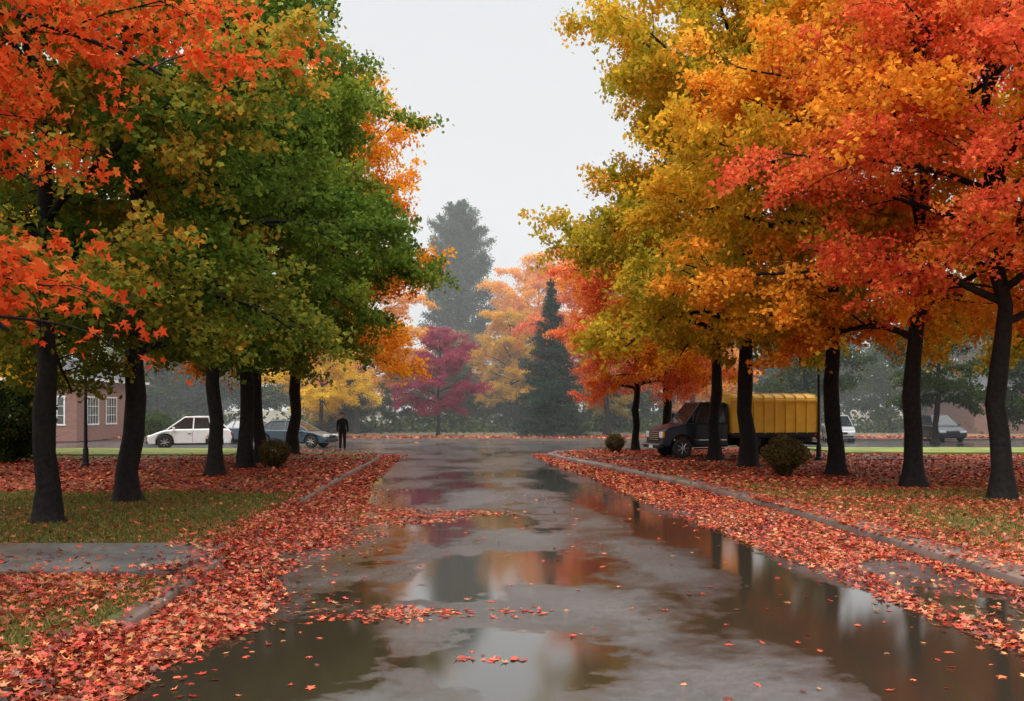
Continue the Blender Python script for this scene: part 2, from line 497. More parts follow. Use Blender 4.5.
m, nt, out = newmat("lawn_with_leaves"); M['lawn'] = m
tc = N(nt, "ShaderNodeTexCoord"); OB = tc.outputs["Object"]
def noise_n(s, d=5, r=.55):
    z = N(nt, "ShaderNodeTexNoise"); z.inputs["Scale"].default_value = s; z.inputs["Detail"].default_value = d; z.inputs["Roughness"].default_value = r
    nt.links.new(OB, z.inputs["Vector"]); return z.outputs["Fac"]
gr = ramp(nt, [(.3, (.045, .048, .016)), (.5, (.10, .11, .028)), (.7, (.19, .17, .055))])
gm = math_n(nt, 'ADD', math_n(nt, 'MULTIPLY', noise_n(.5), .55), math_n(nt, 'MULTIPLY', noise_n(30), .45))
nt.links.new(gm, gr.inputs[0])
vor = N(nt, "ShaderNodeTexVoronoi"); vor.inputs["Scale"].default_value = 15; nt.links.new(OB, vor.inputs["Vector"])
sep = N(nt, "ShaderNodeSeparateColor"); nt.links.new(vor.outputs["Color"], sep.inputs[0])
lr = ramp(nt, [(0.0, (.10, .03, .018)), (.25, (.28, .035, .022)), (.55, (.44, .07, .04)), (.8, (.52, .15, .065)), (1, (.28, .13, .065))])
nt.links.new(sep.outputs[0], lr.inputs[0])
dk = math_n(nt, 'SUBTRACT', 1.15, math_n(nt, 'MULTIPLY', vor.outputs["Distance"], .9))
sc = N(nt, "ShaderNodeVectorMath", operation='SCALE'); nt.links.new(lr.outputs[0], sc.inputs[0]); nt.links.new(dk, sc.inputs[3])
at = N(nt, "ShaderNodeAttribute", attribute_name="leafcov")
mk = math_n(nt, 'GREATER_THAN', math_n(nt, 'MULTIPLY_ADD', noise_n(5, 6, .7), .5, math_n(nt, 'SUBTRACT', at.outputs["Fac"], .25)), math_n(nt, 'MULTIPLY_ADD', sep.outputs[1], .7, .15))
p = N(nt, "ShaderNodeBsdfPrincipled"); p.inputs["Roughness"].default_value = .75; p.inputs["Specular IOR Level"].default_value = .3
nt.links.new(mixc(nt, mk, gr.outputs[0], sc.outputs[0]), p.inputs["Base Color"])
b = N(nt, "ShaderNodeBump"); b.inputs["Strength"].default_value = .8; b.inputs["Distance"].default_value = .04
nt.links.new(math_n(nt, 'ADD', noise_n(25), vor.outputs["Distance"]), b.inputs["Height"]); nt.links.new(b.outputs[0], p.inputs["Normal"])
nt.links.new(p.outputs[0], out.inputs[0])

def concrete(name, c, wet=.4):
    m, nt, out = newmat(name)
    tc = N(nt, "ShaderNodeTexCoord")
    z1 = N(nt, "ShaderNodeTexNoise"); z1.inputs["Scale"].default_value = 1.3; z1.inputs["Detail"].default_value = 8
    z2 = N(nt, "ShaderNodeTexNoise"); z2.inputs["Scale"].default_value = 60
    for z in (z1, z2): nt.links.new(tc.outputs["Object"], z.inputs["Vector"])
    f = math_n(nt, 'ADD', math_n(nt, 'MULTIPLY', z1.outputs["Fac"], .7), math_n(nt, 'MULTIPLY', z2.outputs["Fac"], .3))
    r = ramp(nt, [(.35, tuple(v * .45 for v in c)), (.65, c)])
    nt.links.new(f, r.inputs[0])
    sx = N(nt, "ShaderNodeSeparateXYZ"); nt.links.new(tc.outputs["Object"], sx.inputs[0])
    jn = math_n(nt, 'LESS_THAN', math_n(nt, 'FRACT', math_n(nt, 'DIVIDE', sx.outputs[1], 1.5)), .014)
    p = N(nt, "ShaderNodeBsdfPrincipled"); p.inputs["Roughness"].default_value = wet
    nt.links.new(mixc(nt, jn, r.outputs[0], (.03, .026, .023)), p.inputs["Base Color"])
    b = N(nt, "ShaderNodeBump"); b.inputs["Strength"].default_value = .3; b.inputs["Distance"].default_value = .01
    nt.links.new(z2.outputs["Fac"], b.inputs["Height"]); nt.links.new(b.outputs[0], p.inputs["Normal"])
    nt.links.new(p.outputs[0], out.inputs[0])
    return m
M['kerb'] = concrete("kerb_concrete", (.22, .155, .125), .5)
M['path'] = concrete("path_concrete", (.19, .185, .18), .36)

verge("lawn", -1)
verge("lawn", 1)

me = D.meshes.new("ground")
me.from_pydata([(-1500, -300, -.03), (1500, -300, -.03), (1500, 2500, -.03), (-1500, 2500, -.03)], [], [(0, 1, 2, 3)])
M['ground'] = simple("leafy_ground", (.12, .10, .05), .9, nscale=.4, namt=.5)
me.materials.append(M['ground']); link(D.objects.new("ground", me))
def slab(name, x0, x1, y0, y1, z0, z1, mat, parent=None):
    me = D.meshes.new(name)
    v = [(x, y, z) for z in (z0, z1) for (x, y) in ((x0, y0), (x1, y0), (x1, y1), (x0, y1))]
    me.from_pydata(v, [], [(3, 2, 1, 0), (4, 5, 6, 7), (0, 1, 5, 4), (1, 2, 6, 5), (2, 3, 7, 6), (3, 0, 4, 7)])
    me.materials.append(mat); return link(D.objects.new(name, me), parent)
M['farlawn'] = simple("far_lawn", (.13, .10, .045), .9, nscale=1.6, namt=.55)
slab("far_verge", -140, 140, 62.5, 140, -.02, .10, M['farlawn'])
slab("kerb", -140, 140, 62.2, 62.48, -.02, .12, M['kerb'])
M['greenlawn'] = simple("green_lawn", (.17, .20, .04), .9, nscale=.8, namt=.35)
slab("green_verge", 14, 90, 40.3, 45.8, .10, .20, M['greenlawn'])
slab("green_verge", -60, -11.5, 38.5, 45.0, .10, .20, M['greenlawn'])

def kerb(name, ys, fx, side, w, z=.135):
    P = []
    for y in ys:
        x = float(fx(y))
        w2 = .012 * mnoise.noise(Vector((y * .7, side, 0)))
        P.append([(x, y, -.01), (x + w2, y, z - .025), (x + side * .025 + w2, y, z + w2 * .5), (x + side * w, y, z + w2 * .5), (x + side * w, y, .05)])
    V = np.array(P).reshape(-1, 3); n = len(ys)
    idx = np.arange(n * 5).reshape(n, 5)
    q = np.stack([idx[:-1, :-1], idx[:-1, 1:], idx[1:, 1:], idx[1:, :-1]], -1).reshape(-1, 4)
    me = build_mesh(name, V, [(q, 0, None)]); me.materials.append(M['kerb'])
    return link(D.objects.new(name, me))
kerb("kerb", np.concatenate([np.arange(-8, 38, .5), np.arange(38, 45.61, .1)]), lk, -1, .14)
kerb("kerb", np.concatenate([np.arange(-8, 38, .5), np.arange(38, 46.31, .1)]), rk, 1, .5)
slab("kerb", -100, -14, 45.45, 45.62, -.01, .136, M['kerb'])
slab("kerb", 9.5, 100, 46.0, 46.32, -.01, .136, M['kerb'])
slab("path", -60, -3.86, PY0, PY1, .06, .180, M['path'])
M['asph2'] = simple("driveway_asphalt", (.06, .055, .052), .3, nscale=6, namt=.3)
slab("driveway", 3.0, 16, 35.3, 38.8, .06, .19, M['asph2'])

# ------------------------------------------------------------------ road
xs = np.concatenate([np.linspace(-60, -7, 20), np.arange(-6.6, 6.7, .11), np.linspace(7, 60, 20)])
xs = np.concatenate([[-140], xs, [140]])
ys = np.concatenate([np.linspace(-10, 3, 6), np.arange(3.4, 34, .12), np.arange(34, 62.4, .35), [62.35]])
X, Y = np.meshgrid(xs, ys)
W = np.zeros_like(X)
pud = [(-1.9, 7.5, 1.7, 1.3), (-1.7, 12.3, 2.0, 2.5), (.1, 7.2, .7, 1.5), (4.95, 10.0, .42, 2.6), (-3.0, 21.5, 1.5, 2.6), (-.7, 17.0, 1.6, 1.8), (.8, 12.0, .8, 1.2), (-1.4, 27, 1.8, 3.0)]
for i in range(X.shape[0]):
    for j in range(X.shape[1]):
        x, y = X[i, j], Y[i, j]
        v = .32 + .40 * mnoise.fractal(Vector((x * .55, y * .28, 7.1)), .85, 2.0, 6)
        for (cx, cy, rx, ry) in pud:
            d = ((x - cx) / rx) ** 2 + ((y - cy) / ry) ** 2
            if d < 3: v += .34 * max(0, 1 - d / 2.1)
        if y < 34:
            g = (x - (float(np.interp(y, [4, 7, 10.5, 14.6, 20, 24, 34], [3.6, 3.55, 3.15, 2.8, 2.1, 1.4, .9]))))
            v += .42 * math.exp(-(g / (.85 - .012 * y)) ** 2) * min(1, (34 - y) / 8)
        W[i, j] = v
V = np.column_stack([X.ravel(), Y.ravel(), np.zeros(X.size)])
idx = np.arange(X.size).reshape(X.shape)
q = np.stack([idx[:-1, :-1], idx[:-1, 1:], idx[1:, 1:], idx[1:, :-1]], -1).reshape(-1, 4)
me = build_mesh("road", V, [(q, 0, None)], {"wet": W.ravel()})
m, nt, out = newmat("wet_asphalt")
tc = N(nt, "ShaderNodeTexCoord"); OB = tc.outputs["Object"]
at = N(nt, "ShaderNodeAttribute", attribute_name="wet")
fine = noise_n(2.6, 10, .66)
w = math_n(nt, 'ADD', at.outputs["Fac"], math_n(nt, 'MULTIPLY_ADD', fine, .7, -.35))
wr = ramp(nt, [(.28, (0, 0, 0)), (.46, (.5, .5, .5)), (.55, (1, 1, 1))]); nt.links.new(w, wr.inputs[0])
agg = noise_n(150, 3, .8); patch = noise_n(.6, 6); mid = noise_n(9, 6, .7)
ar = ramp(nt, [(.42, (.022, .023, .024)), (.60, (.14, .14, .138))])
nt.links.new(math_n(nt, 'ADD', math_n(nt, 'MULTIPLY', agg, .62), math_n(nt, 'ADD', math_n(nt, 'MULTIPLY', patch, .2), math_n(nt, 'MULTIPLY', mid, .18))), ar.inputs[0])
c = mixc(nt, wr.outputs[0], ar.outputs[0], (.032, .025, .017))
p = N(nt, "ShaderNodeBsdfPrincipled")
nt.links.new(c, p.inputs["Base Color"])
rg = N(nt, "ShaderNodeMapRange"); nt.links.new(wr.outputs[0], rg.inputs[0]); rg.inputs[3].default_value = .18; rg.inputs[4].default_value = .012
nt.links.new(rg.outputs[0], p.inputs["Roughness"])
p.inputs["IOR"].default_value = 2.1
b = N(nt, "ShaderNodeBump"); b.inputs["Distance"].default_value = .006
nt.links.new(math_n(nt, 'MULTIPLY_ADD', wr.outputs[0], -.62, .64), b.inputs["Strength"])
nt.links.new(math_n(nt, 'ADD', agg, math_n(nt, 'MULTIPLY', fine, .6)), b.inputs["Height"])
nt.links.new(b.outputs[0], p.inputs["Normal"])
nt.links.new(p.outputs[0], out.inputs[0])
me.materials.append(m); link(D.objects.new("road", me))

# ------------------------------------------------------------------ fallen leaves
def fallen(name, n, fx, y0, y1, size, shape, seed, dens, z, flat=.22, ypow=1.0, pile=.02):
    rng = np.random.default_rng(seed)
    P = []
    while len(P) < n:
        y = y0 + (y1 - y0) * rng.uniform() ** ypow
        x = fx(rng, y)
        if rng.uniform() < dens(x, y): P.append((x, y, z(x, y) + rng.uniform() ** 2 * pile + .006))
    C = np.array(P)
    a, F, k = leaves_geo(rng, C, size, shape, flat=flat, droop=0)
    patch = np.array([fbm(c[0], c[1], .8, 9.0, 3) for c in C])
    lv = np.clip(rng.beta(1.6, 2.0, n) + .25 * patch, 0.02, .98)
    me = build_mesh(name, a, [(F, 0, np.repeat(lv, k))])
    me.materials.append(M['fallen'])
    return link(D.objects.new(name, me))
def vz(x, y):
    side = -1 if x < 0 else 1
    s = (x - (lk(y) if side < 0 else rk(y))) * side
    if s < 0: return 0.0
    if side < 0 and PY0 < y < PY1 and s > .2: return .185
    if side > 0 and 35.3 < y < 38.8 and 3 < x < 16: return .195
    if s < (.14 if side < 0 else .5): return .137
    return .115 + min(1, s / 1.5) * (.02 + .035 * fbm(x, y, .35))
def fxl(rng, y):
    k, b_ = lk(y), lband(y); return k + (b_ - k) * 1.15 * rng.uniform() ** 1.25
def dl(x, y):
    k, b_ = lk(y), lband(y); t = (x - k) / (b_ - k)
    return max(0, min(1, 1.35 - t + .9 * fbm(x, y, .9, 5)))
fallen("fallen_leaves", 24000, fxl, 4.6, 25, .072, 'maple', 1, dl, lambda x, y: 0.0, ypow=1.35, pile=.06, flat=.32)
fallen("fallen_leaves", 8000, fxl, 20, 42, .10, 'quad', 2, dl, lambda x, y: 0.0, pile=.03)
def fxr(rng, y):
    k, b_ = rk(y), rband(y); return k + (b_ - k) * 1.12 * rng.uniform()
def dr(x, y):
    k, b_ = rk(y), rband(y); t = (x - k) / (b_ - k)
    e = ((x - 4.85) / .5) ** 2 + ((y - 10.2) / 2.8) ** 2
    v = max(0, min(1, 1.5 - t + .6 * fbm(x, y, .9, 5)))
    return v * (0.07 if e < 1 + .8 * fbm(x, y, 1.2, 1) else 1)
fallen("fallen_leaves", 19000, fxr, 6, 25, .072, 'maple', 3, dr, lambda x, y: 0.0, ypow=1.35, pile=.04, flat=.3)
fallen("fallen_leaves", 9000, fxr, 20, 43, .10, 'quad', 4, dr, lambda x, y: 0.0, pile=.03)
fallen("fallen_leaves", 7500, lambda r, y: lk(y) - .07 + r.normal() * .22, 4.6, 20, .072, 'maple', 11, lambda x, y: max(.03, .35 + 1.6 * fbm(x, y, .6, 4.4)), lambda x, y: max(vz(x, y), .12 - .35 * max(0, x - lk(y))), pile=.05, flat=.35, ypow=1.3)
fallen("fallen_leaves", 1800, lambda r, y: rk(y) + r.uniform(0, .5) ** 1.3, 8, 24, .072, 'maple', 12, lambda x, y: .05 + max(0, fbm(x, y, .7, 4.4)), vz, pile=.02, flat=.2)
isl = [(-1.25, 9.3, .65, .35), (-.35, 9.3, .5, .2), (.0, 9.4, .35, .15), (-2.2, 17.8, 1.2, 1.3), (-1.3, 18.3, 1.2, .5), (-3.0, 14.8, .9, 1.2), (-.2, 7.6, .3, .1)]
def dro(x, y):
    v = .004
    for (cx, cy, rx, ry) in isl:
        d = ((x - cx) / rx) ** 2 + ((y - cy) / ry) ** 2
        if d < 2: v = max(v, max(0, 1 - d * .6) * (.6 + fbm(x, y, 2.2)))
    e = (lband(y) - x); v = max(v, .12 * math.exp(-abs(e) / .4)); v = max(v, .06 * math.exp(-abs(x - rband(y)) / .3))
    return v
fallen("fallen_leaves", 3000, lambda r, y: r.uniform(lband(y) - .1, rband(y)), 5.5, 24, .072, 'maple', 5, dro, lambda x, y: 0.0, pile=.004, flat=.12)
fallen("fallen_leaves", 20000, lambda r, y: lk(y) - r.uniform(0, 1) * (2.5 + y * .45), 4.5, PY0 + .1, .076, 'maple', 6, lambda x, y: leafcov(x, y, -1) ** 2, vz, pile=.05, flat=.35)
fallen("fallen_leaves", 5000, lambda r, y: lk(y) - r.uniform(0, 1) * (1 + y * .5), PY0, 22, .08, 'maple', 7, lambda x, y: (.25 * leafcov(x, y, -1) + .02 + .5 * math.exp(-(lk(y) - x) / .4)) if y < PY1 else .14 + leafcov(x, y, -1), vz, pile=.04, flat=.3)
fallen("fallen_leaves", 18000, lambda r, y: lk(y) - r.uniform(0, 1) * 18, 21.3, 45, .11, 'quad', 8, lambda x, y: leafcov(x, y, -1), vz, pile=.04, flat=.3)
fallen("fallen_leaves", 16000, lambda r, y: rk(y) + r.uniform(0, 1) * (1 + y * .35), 8, 24, .08, 'maple', 9, lambda x, y: leafcov(x, y, 1) * (.22 if x - rk(y) < .55 else 1), vz, pile=.04, flat=.35, ypow=.8)
fallen("fallen_leaves", 24000, lambda r, y: rk(y) + r.uniform(0, 1) * 19, 22, 45, .11, 'quad', 10, lambda x, y: leafcov(x, y, 1) * (.22 if x - rk(y) < .55 else 1), vz, pile=.04, flat=.3)

def grass(name, n, side, y0, y1, wid, seed, h):
    rng = np.random.default_rng(seed); P = []
    while len(P) < n:
        y = rng.uniform(y0, y1); s = rng.uniform(.25 if side < 0 else .6, wid)
        x = (lk(y) if side < 0 else rk(y)) + side * s
        if side < 0 and PY0 - .05 < y < PY1 + .05: continue
        if rng.uniform() < 1.15 - leafcov(x, y, side): P.append((x, y, vz(x, y) - .005))
    C = np.array(P); n = len(C)
    az = rng.uniform(0, 6.28, n); hh = h * rng.uniform(.5, 1.4, n)
    w_ = .006 + .004 * rng.uniform(size=n)
    dx = np.column_stack([np.cos(az), np.sin(az), np.zeros(n)]) * w_[:, None]
    tip = C + np.column_stack([rng.normal(size=n) * .5 * hh, rng.normal(size=n) * .5 * hh, hh])
    V = np.stack([C - dx, C + dx, tip], 1).reshape(-1, 3)
    me = build_mesh(name, V, [(np.arange(n * 3).reshape(n, 3), 0, rng.uniform(size=n))])
    me.materials.append(M['grass']); link(D.objects.new(name, me))
grass("grass", 50000, -1, 4.5, PY0, 7, 1, .05)
grass("grass", 80000, -1, PY1, 22, 13, 2, .06)
grass("grass", 80000, 1, 8, 24, 10, 3, .06)

# ------------------------------------------------------------------ object helpers
def mesh_obj(name, v, f, mat, parent, bevel=0, smooth=False):
    me = D.meshes.new(name); me.from_pydata([tuple(p) for p in v], [], f)
    me.materials.append(mat)
    if smooth:
        me.polygons.foreach_set("use_smooth", [True] * len(me.polygons))
    o = link(D.objects.new(name, me), parent)
    if bevel:
        b = o.modifiers.new("bevel", 'BEVEL'); b.width = bevel; b.segments = 3; b.limit_method = 'ANGLE'; b.angle_limit = math.radians(28)
    return o
def box(name, c, s, mat, parent, bevel=0):
    x, y, z = c; a, b_, d = s[0] / 2, s[1] / 2, s[2] / 2
    v = [(x + i * a, y + j * b_, z + k_ * d) for k_ in (-1, 1) for (i, j) in ((-1, -1), (1, -1), (1, 1), (-1, 1))]
    return mesh_obj(name, v, [(3, 2, 1, 0), (4, 5, 6, 7), (0, 1, 5, 4), (1, 2, 6, 5), (2, 3, 7, 6), (3, 0, 4, 7)], mat, parent, bevel)
def lathe(name, p0, axis, prof, mat, parent, seg=28):
    ax = {'x': (1, 0, 0), 'y': (0, 1, 0), 'z': (0, 0, 1)}[axis]
    u = {'x': (0, 1, 0), 'y': (0, 0, 1), 'z': (1, 0, 0)}[axis]; w_ = {'x': (0, 0, 1), 'y': (1, 0, 0), 'z': (0, 1, 0)}[axis]
    v = []; f = []
    for (t, r) in prof:
        for i in range(seg):
            a = 2 * math.pi * i / seg
            v.append([p0[k_] + ax[k_] * t + r * (math.cos(a) * u[k_] + math.sin(a) * w_[k_]) for k_ in range(3)])
    for j in range(len(prof) - 1):
        for i in range(seg):
            f.append((j * seg + i, j * seg + (i + 1) % seg, (j + 1) * seg + (i + 1) % seg, (j + 1) * seg + i))
    f.append(tuple(range(seg))[::-1]); f.append(tuple((len(prof) - 1) * seg + i for i in range(seg)))
    return mesh_obj(name, v, f, mat, parent, smooth=False)
def extr(name, pts, y0, y1, mat, parent, bevel=0):
    n = len(pts)
    v = [(x, y0, z) for x, z in pts] + [(x, y1, z) for x, z in pts]
    f = [tuple(range(n)), tuple(range(2 * n - 1, n - 1, -1))]
    f += [(i, i + n, (i + 1) % n + n, (i + 1) % n) for i in range(n)]
    return mesh_obj(name, v, f, mat, parent, bevel)
def arch(cx, cz, r, z0, n=12):
    a0 = math.asin(max(-1, min(1, (z0 - cz) / r)))
    return [(cx + r * math.cos(a0 + (math.pi - 2 * a0) * i / n), cz + r * math.sin(a0 + (math.pi - 2 * a0) * i / n)) for i in range(n + 1)]
def bar(name, p, q_, r, mat, parent):
    VV, FF = [], []
    tube(np.array([p, q_], float), [r, r], 6, VV, FF, 0)
    me = build_mesh(name, VV[0], [(FF[0], 0, None)]); me.materials.append(mat)
    return link(D.objects.new(name, me), parent)

M['glass'] = simple("car_glass", (.02, .024, .026), .06, spec=.5, namt=.1)
M['tyre'] = simple("tyre_rubber", (.018, .018, .018), .75)
M['rim'] = simple("rim_metal", (.45, .45, .46), .3, metal=.8)
M['chrome'] = simple("chrome", (.6, .6, .6), .15, metal=1)
M['white'] = simple("white_paint", (.74, .75, .76), .3, coat=.5, namt=.04)
M['silver'] = simple("silver_paint", (.45, .46, .47), .3, coat=.5, metal=.4, namt=.05)
M['blue'] = simple("blue_grey_paint", (.04, .07, .10), .3, coat=.4, namt=.05)
M['navy'] = simple("dark_navy_paint", (.008, .014, .024), .3, coat=.15, namt=.08, spec=.35)
M['orange_p'] = simple("orange_box_paint", (.96, .54, .06), .5, nscale=2.5, namt=.10, spec=.3)
M['black'] = simple("black_plastic", (.012, .012, .013), .5, spec=.3)
M['lamp'] = simple("headlamp_glass", (.75, .75, .72), .12, spec=.8)
M['red_l'] = simple("tail_lamp", (.45, .02, .02), .2)
M['amber_l'] = simple("indicator", (.7, .25, .02), .2)

def wheel(parent, x, y, r, w, side):
    lathe("tyre", (x, y - w / 2, r), 'y', [(0, r * .6), (0, r * .9), (w * .15, r), (w * .85, r), (w, r * .9), (w, r * .6)], M['tyre'], parent)
    yo = y + side * (w / 2 - .035)
    lathe("rim", (x, yo - .03, r), 'y', [(0, r * .62), (.06, r * .62)], M['black'], parent, 20)
    yf = y + side * (w / 2 + .003)
    for i in range(7):
        a = 2 * math.pi * i / 7
        bar("spoke", (x + .03 * math.cos(a), yf, r + .03 * math.sin(a)), (x + r * .58 * math.cos(a), yf, r + r * .58 * math.sin(a)), .022, M['rim'], parent)
    lathe("hub", (x, yf - .02, r), 'y', [(0, r * .17), (.04, r * .15)], M['rim'], parent, 14)

def greenhouse(parent, base, top, hb, ht, zb, zt, paint, posts):
    v = [(base[0], -hb, zb), (base[1], -hb, zb), (base[1], hb, zb), (base[0], hb, zb), (top[0], -ht, zt), (top[1], -ht, zt), (top[1], ht, zt), (top[0], ht, zt)]
    mesh_obj("windows", v, [(3, 2, 1, 0), (4, 5, 6, 7), (0, 1, 5, 4), (1, 2, 6, 5), (2, 3, 7, 6), (3, 0, 4, 7)], M['glass'], parent, .02)
    mid = (top[0] + top[1]) / 2; l = top[1] - top[0]
    extr("roof", [(top[0] - .05, zt - .03), (top[1] + .05, zt - .03), (top[1] - .05, zt + .03), (mid + l * .15, zt + .065), (mid - l * .2, zt + .06), (top[0] + .1, zt + .025)], -ht - .03, ht + .03, paint, parent, .02)
    for s in (-1, 1):
        for (bx, tx) in [(base[0], top[0]), (base[1], top[1])] + posts:
            bar("pillar", (bx, s * hb, zb - .03), (tx, s * ht, zt), .036, paint, parent)
        bar("roof_rail", (top[0], s * (ht + .005), zt), (top[1], s * (ht + .005), zt), .04, paint, parent)

def car(name, x, y, z, rz, paint, suv=False, L=4.5):
    e = empty(name, (x, y, z), rz)
    h = L / 2; r = .33 if not suv else .37
    belt = .90 if not suv else 1.0; top = 1.40 if not suv else 1.62
    f = -h + .85; rr_ = h - .85
    pts = [(-h + .08, .25)] + arch(f, r, r + .07, .25)[::-1] + arch(rr_, r, r + .07, .25)[::-1] + \
          [(h - .08, .28), (h, .58), (h - .04, belt - .1), (h - .18, belt + .03), (h - .6, belt + .05), (-.85, belt + .02), (-1.3, belt - .05), (-h + .35, belt - .19), (-h + .07, belt - .32), (-h, .5)]
    extr("body", pts, -.87, .87, paint, e, .08)
    box("underbody", (0, 0, .36), (L - .5, 1.5, .25), M['black'], e)
    greenhouse(e, (-1.15, h - (.15 if suv else .5)), (-.25, h - (.80 if suv else 1.15)), .79, .56, belt, top, paint, [(.15, .2), (1.05, .92)])
    for s in (-1, 1):
        wheel(e, f, s * .78, r, .2, s); wheel(e, rr_, s * .78, r, .2, s)
        box("headlamp", (-h + .10, s * .62, .64), (.22, .40, .13), M['lamp'], e, .03)
        box("tail_lamp", (h - .06, s * .70, .80), (.14, .30, .18), M['red_l'], e, .03)
        box("mirror", (-.78, s * .96, belt + .07), (.12, .18, .12), paint, e, .03)
        box("door_seam", (.12, s * .872, .62), (.012, .01, .55), M['black'], e)
        box("door_seam", (-.85, s * .872, .60), (.012, .01, .5), M['black'], e)
        box("door_handle", (-.02, s * .88, .80), (.16, .03, .03), M['black'], e)
        box("sill", (0, s * .865, .27), (L - 2.5, .03, .08), M['black'], e)
    box("grille", (-h - .005, 0, .58), (.04, .8, .14), M['black'], e, .01)
    box("bumper", (-h - .01, 0, .36), (.06, 1.5, .10), M['black'], e, .02)
    box("number_plate", (h + .012, 0, .62), (.02, .5, .12), M['white'], e)
    return e

car("parked_car", -16.6, 49.0, 0.0, math.radians(18), M['white'], True, 4.1)
car("parked_car", -11.7, 51.0, 0.0, math.radians(168), M['blue'], False, 4.4)
car("parked_car", -15.5, 57.0, 0.0, math.radians(180), M['blue'], False, 4.4)
car("parked_car", 20.6, 60.0, 0.0, math.radians(75), M['silver'], True, 4.4)
car("parked_car", 27.3, 60.8, 0.0, math.radians(88), M['navy'], True, 4.4)

# truck --------------------------------------------------------------
tk = empty("box_truck", (8.5, 36.9, .19), math.radians(12))
R_ = .41
pts = [(-3.35, .45)] + arch(-2.55, R_, R_ + .09, .45)[::-1] + [(-.55, .45), (-.55, 1.45), (-2.3, 1.42), (-2.55, 1.36), (-3.2, 1.22), (-3.4, 1.08), (-3.42, .6)]
extr("cab_body", pts, -.98, .98, M['navy'], tk, .07)
greenhouse(tk, (-2.42, -.60), (-1.72, -.64), .90, .76, 1.40, 2.24, M['navy'], [(-1.05, -1.0), (-2.0, -1.62)])
box("cab_rear_wall", (-.57, 0, 1.8), (.08, 1.72, .86), M['navy'], tk, .03)
for i in range(5):
    box("grille_bar", (-3.432, 0, .74 + i * .085), (.03, 1.05, .03), M['chrome'], tk, .01)
box("grille", (-3.418, 0, .91), (.04, 1.12, .44), M['black'], tk, .02)
box("front_bumper", (-3.48, 0, .50), (.16, 2.0, .20), M['black'], tk, .05)
box("bumper_trim", (-3.565, 0, .55), (.02, 1.8, .05), M['chrome'], tk, .005)
box("number_plate", (-3.57, 0, .46), (.02, .4, .12), M['white'], tk)
for s in (-1, 1):
    box("headlamp", (-3.41, s * .76, .95), (.07, .32, .26), M['lamp'], tk, .03)
    box("indicator", (-3.37, s * .94, .95), (.10, .08, .22), M['amber_l'], tk, .02)
    box("mirror_arm", (-2.12, s * 1.05, 1.55), (.04, .22, .03), M['black'], tk)
    box("mirror", (-2.14, s * 1.17, 1.65), (.10, .16, .34), M['black'], tk, .03)
    box("door_seam", (-2.02, s * .985, .95), (.014, .012, .85), M['black'], tk)
    box("door_seam", (-.86, s * .985, .95), (.014, .012, .85), M['black'], tk)
    box("door_handle", (-1.05, s * .995, 1.18), (.16, .03, .04), M['chrome'], tk)
    box("side_trim", (-1.40, s * .987, .74), (1.5, .02, .04), M['chrome'], tk)
    box("step", (-1.4, s * .97, .39), (1.3, .14, .05), M['black'], tk, .01)
    wheel(tk, -2.55, s * .86, R_, .25, s); wheel(tk, 1.95, s * .90, R_, .27, s); wheel(tk, 1.95, s * .60, R_, .25, s)
    box("chassis_rail", (1.4, s * .42, .70), (4.2, .09, .20), M['black'], tk)
    extr("mud_guard", arch(1.95, R_, R_ + .14, R_) + arch(1.95, R_, R_ + .09, R_)[::-1], s * .74, s * 1.04, M['black'], tk)
    box("toolbox", (.4, s * .86, .62), (.9, .34, .36), M['black'], tk, .02)
    box("box_lower_rail", (1.5, s * 1.045, .95), (4.0, .07, .16), M['black'], tk, .01)
    box("box_top_rail", (1.5, s * 1.058, 2.34), (4.02, .05, .09), M['orange_p'], tk, .012)
    for i in range(9):
        box("box_rib", (-.40 + i * .475, s * 1.055, 1.62), (.06, .05, 1.30), M['orange_p'], tk, .012)
    box("side_marker", (3.3, s * 1.09, .93), (.10, .03, .05), M['red_l'], tk)
    box("tail_lamp", (3.53, s * .85, .80), (.05, .22, .12), M['red_l'], tk)
box("cargo_floor", (1.5, 0, .87), (4.0, 2.1, .09), M['black'], tk)
prof = [(-1.03, .93), (1.03, .93), (1.03, 2.34), (.98, 2.48), (.80, 2.58), (.4, 2.63), (0, 2.645), (-.4, 2.63), (-.80, 2.58), (-.98, 2.48), (-1.03, 2.34)]
v = [(-.46, a_, b_) for a_, b_ in prof] + [(3.46, a_, b_) for a_, b_ in prof]; n = len(prof)
mesh_obj("cargo_box", v, [tuple(range(n)), tuple(range(2 * n - 1, n - 1, -1))] + [(i, i + n, (i + 1) % n + n, (i + 1) % n) for i in range(n)], M['orange_p'], tk, .02)
for i in range(9):
    xx = -.40 + i * .475
    P = [(xx, a_ * 1.02, b_ + .012) for a_, b_ in prof[2:]]
    VV, FF = [], []; tube(np.array(P), [.025] * len(P), 5, VV, FF, 0)
    me = build_mesh("roof_bow", VV[0], [(FF[0], 0, None)]); me.materials.append(M['orange_p']); link(D.objects.new("roof_bow", me), tk)
box("rear_bumper", (3.5, 0, .55), (.10, 2.0, .12), M['black'], tk, .02)
for s in (-.5, .5):
    box("rear_door", (3.475, s, 1.62), (.04, .94, 1.3), M['orange_p'], tk, .01)
tk.scale = (.92, .92, .92)

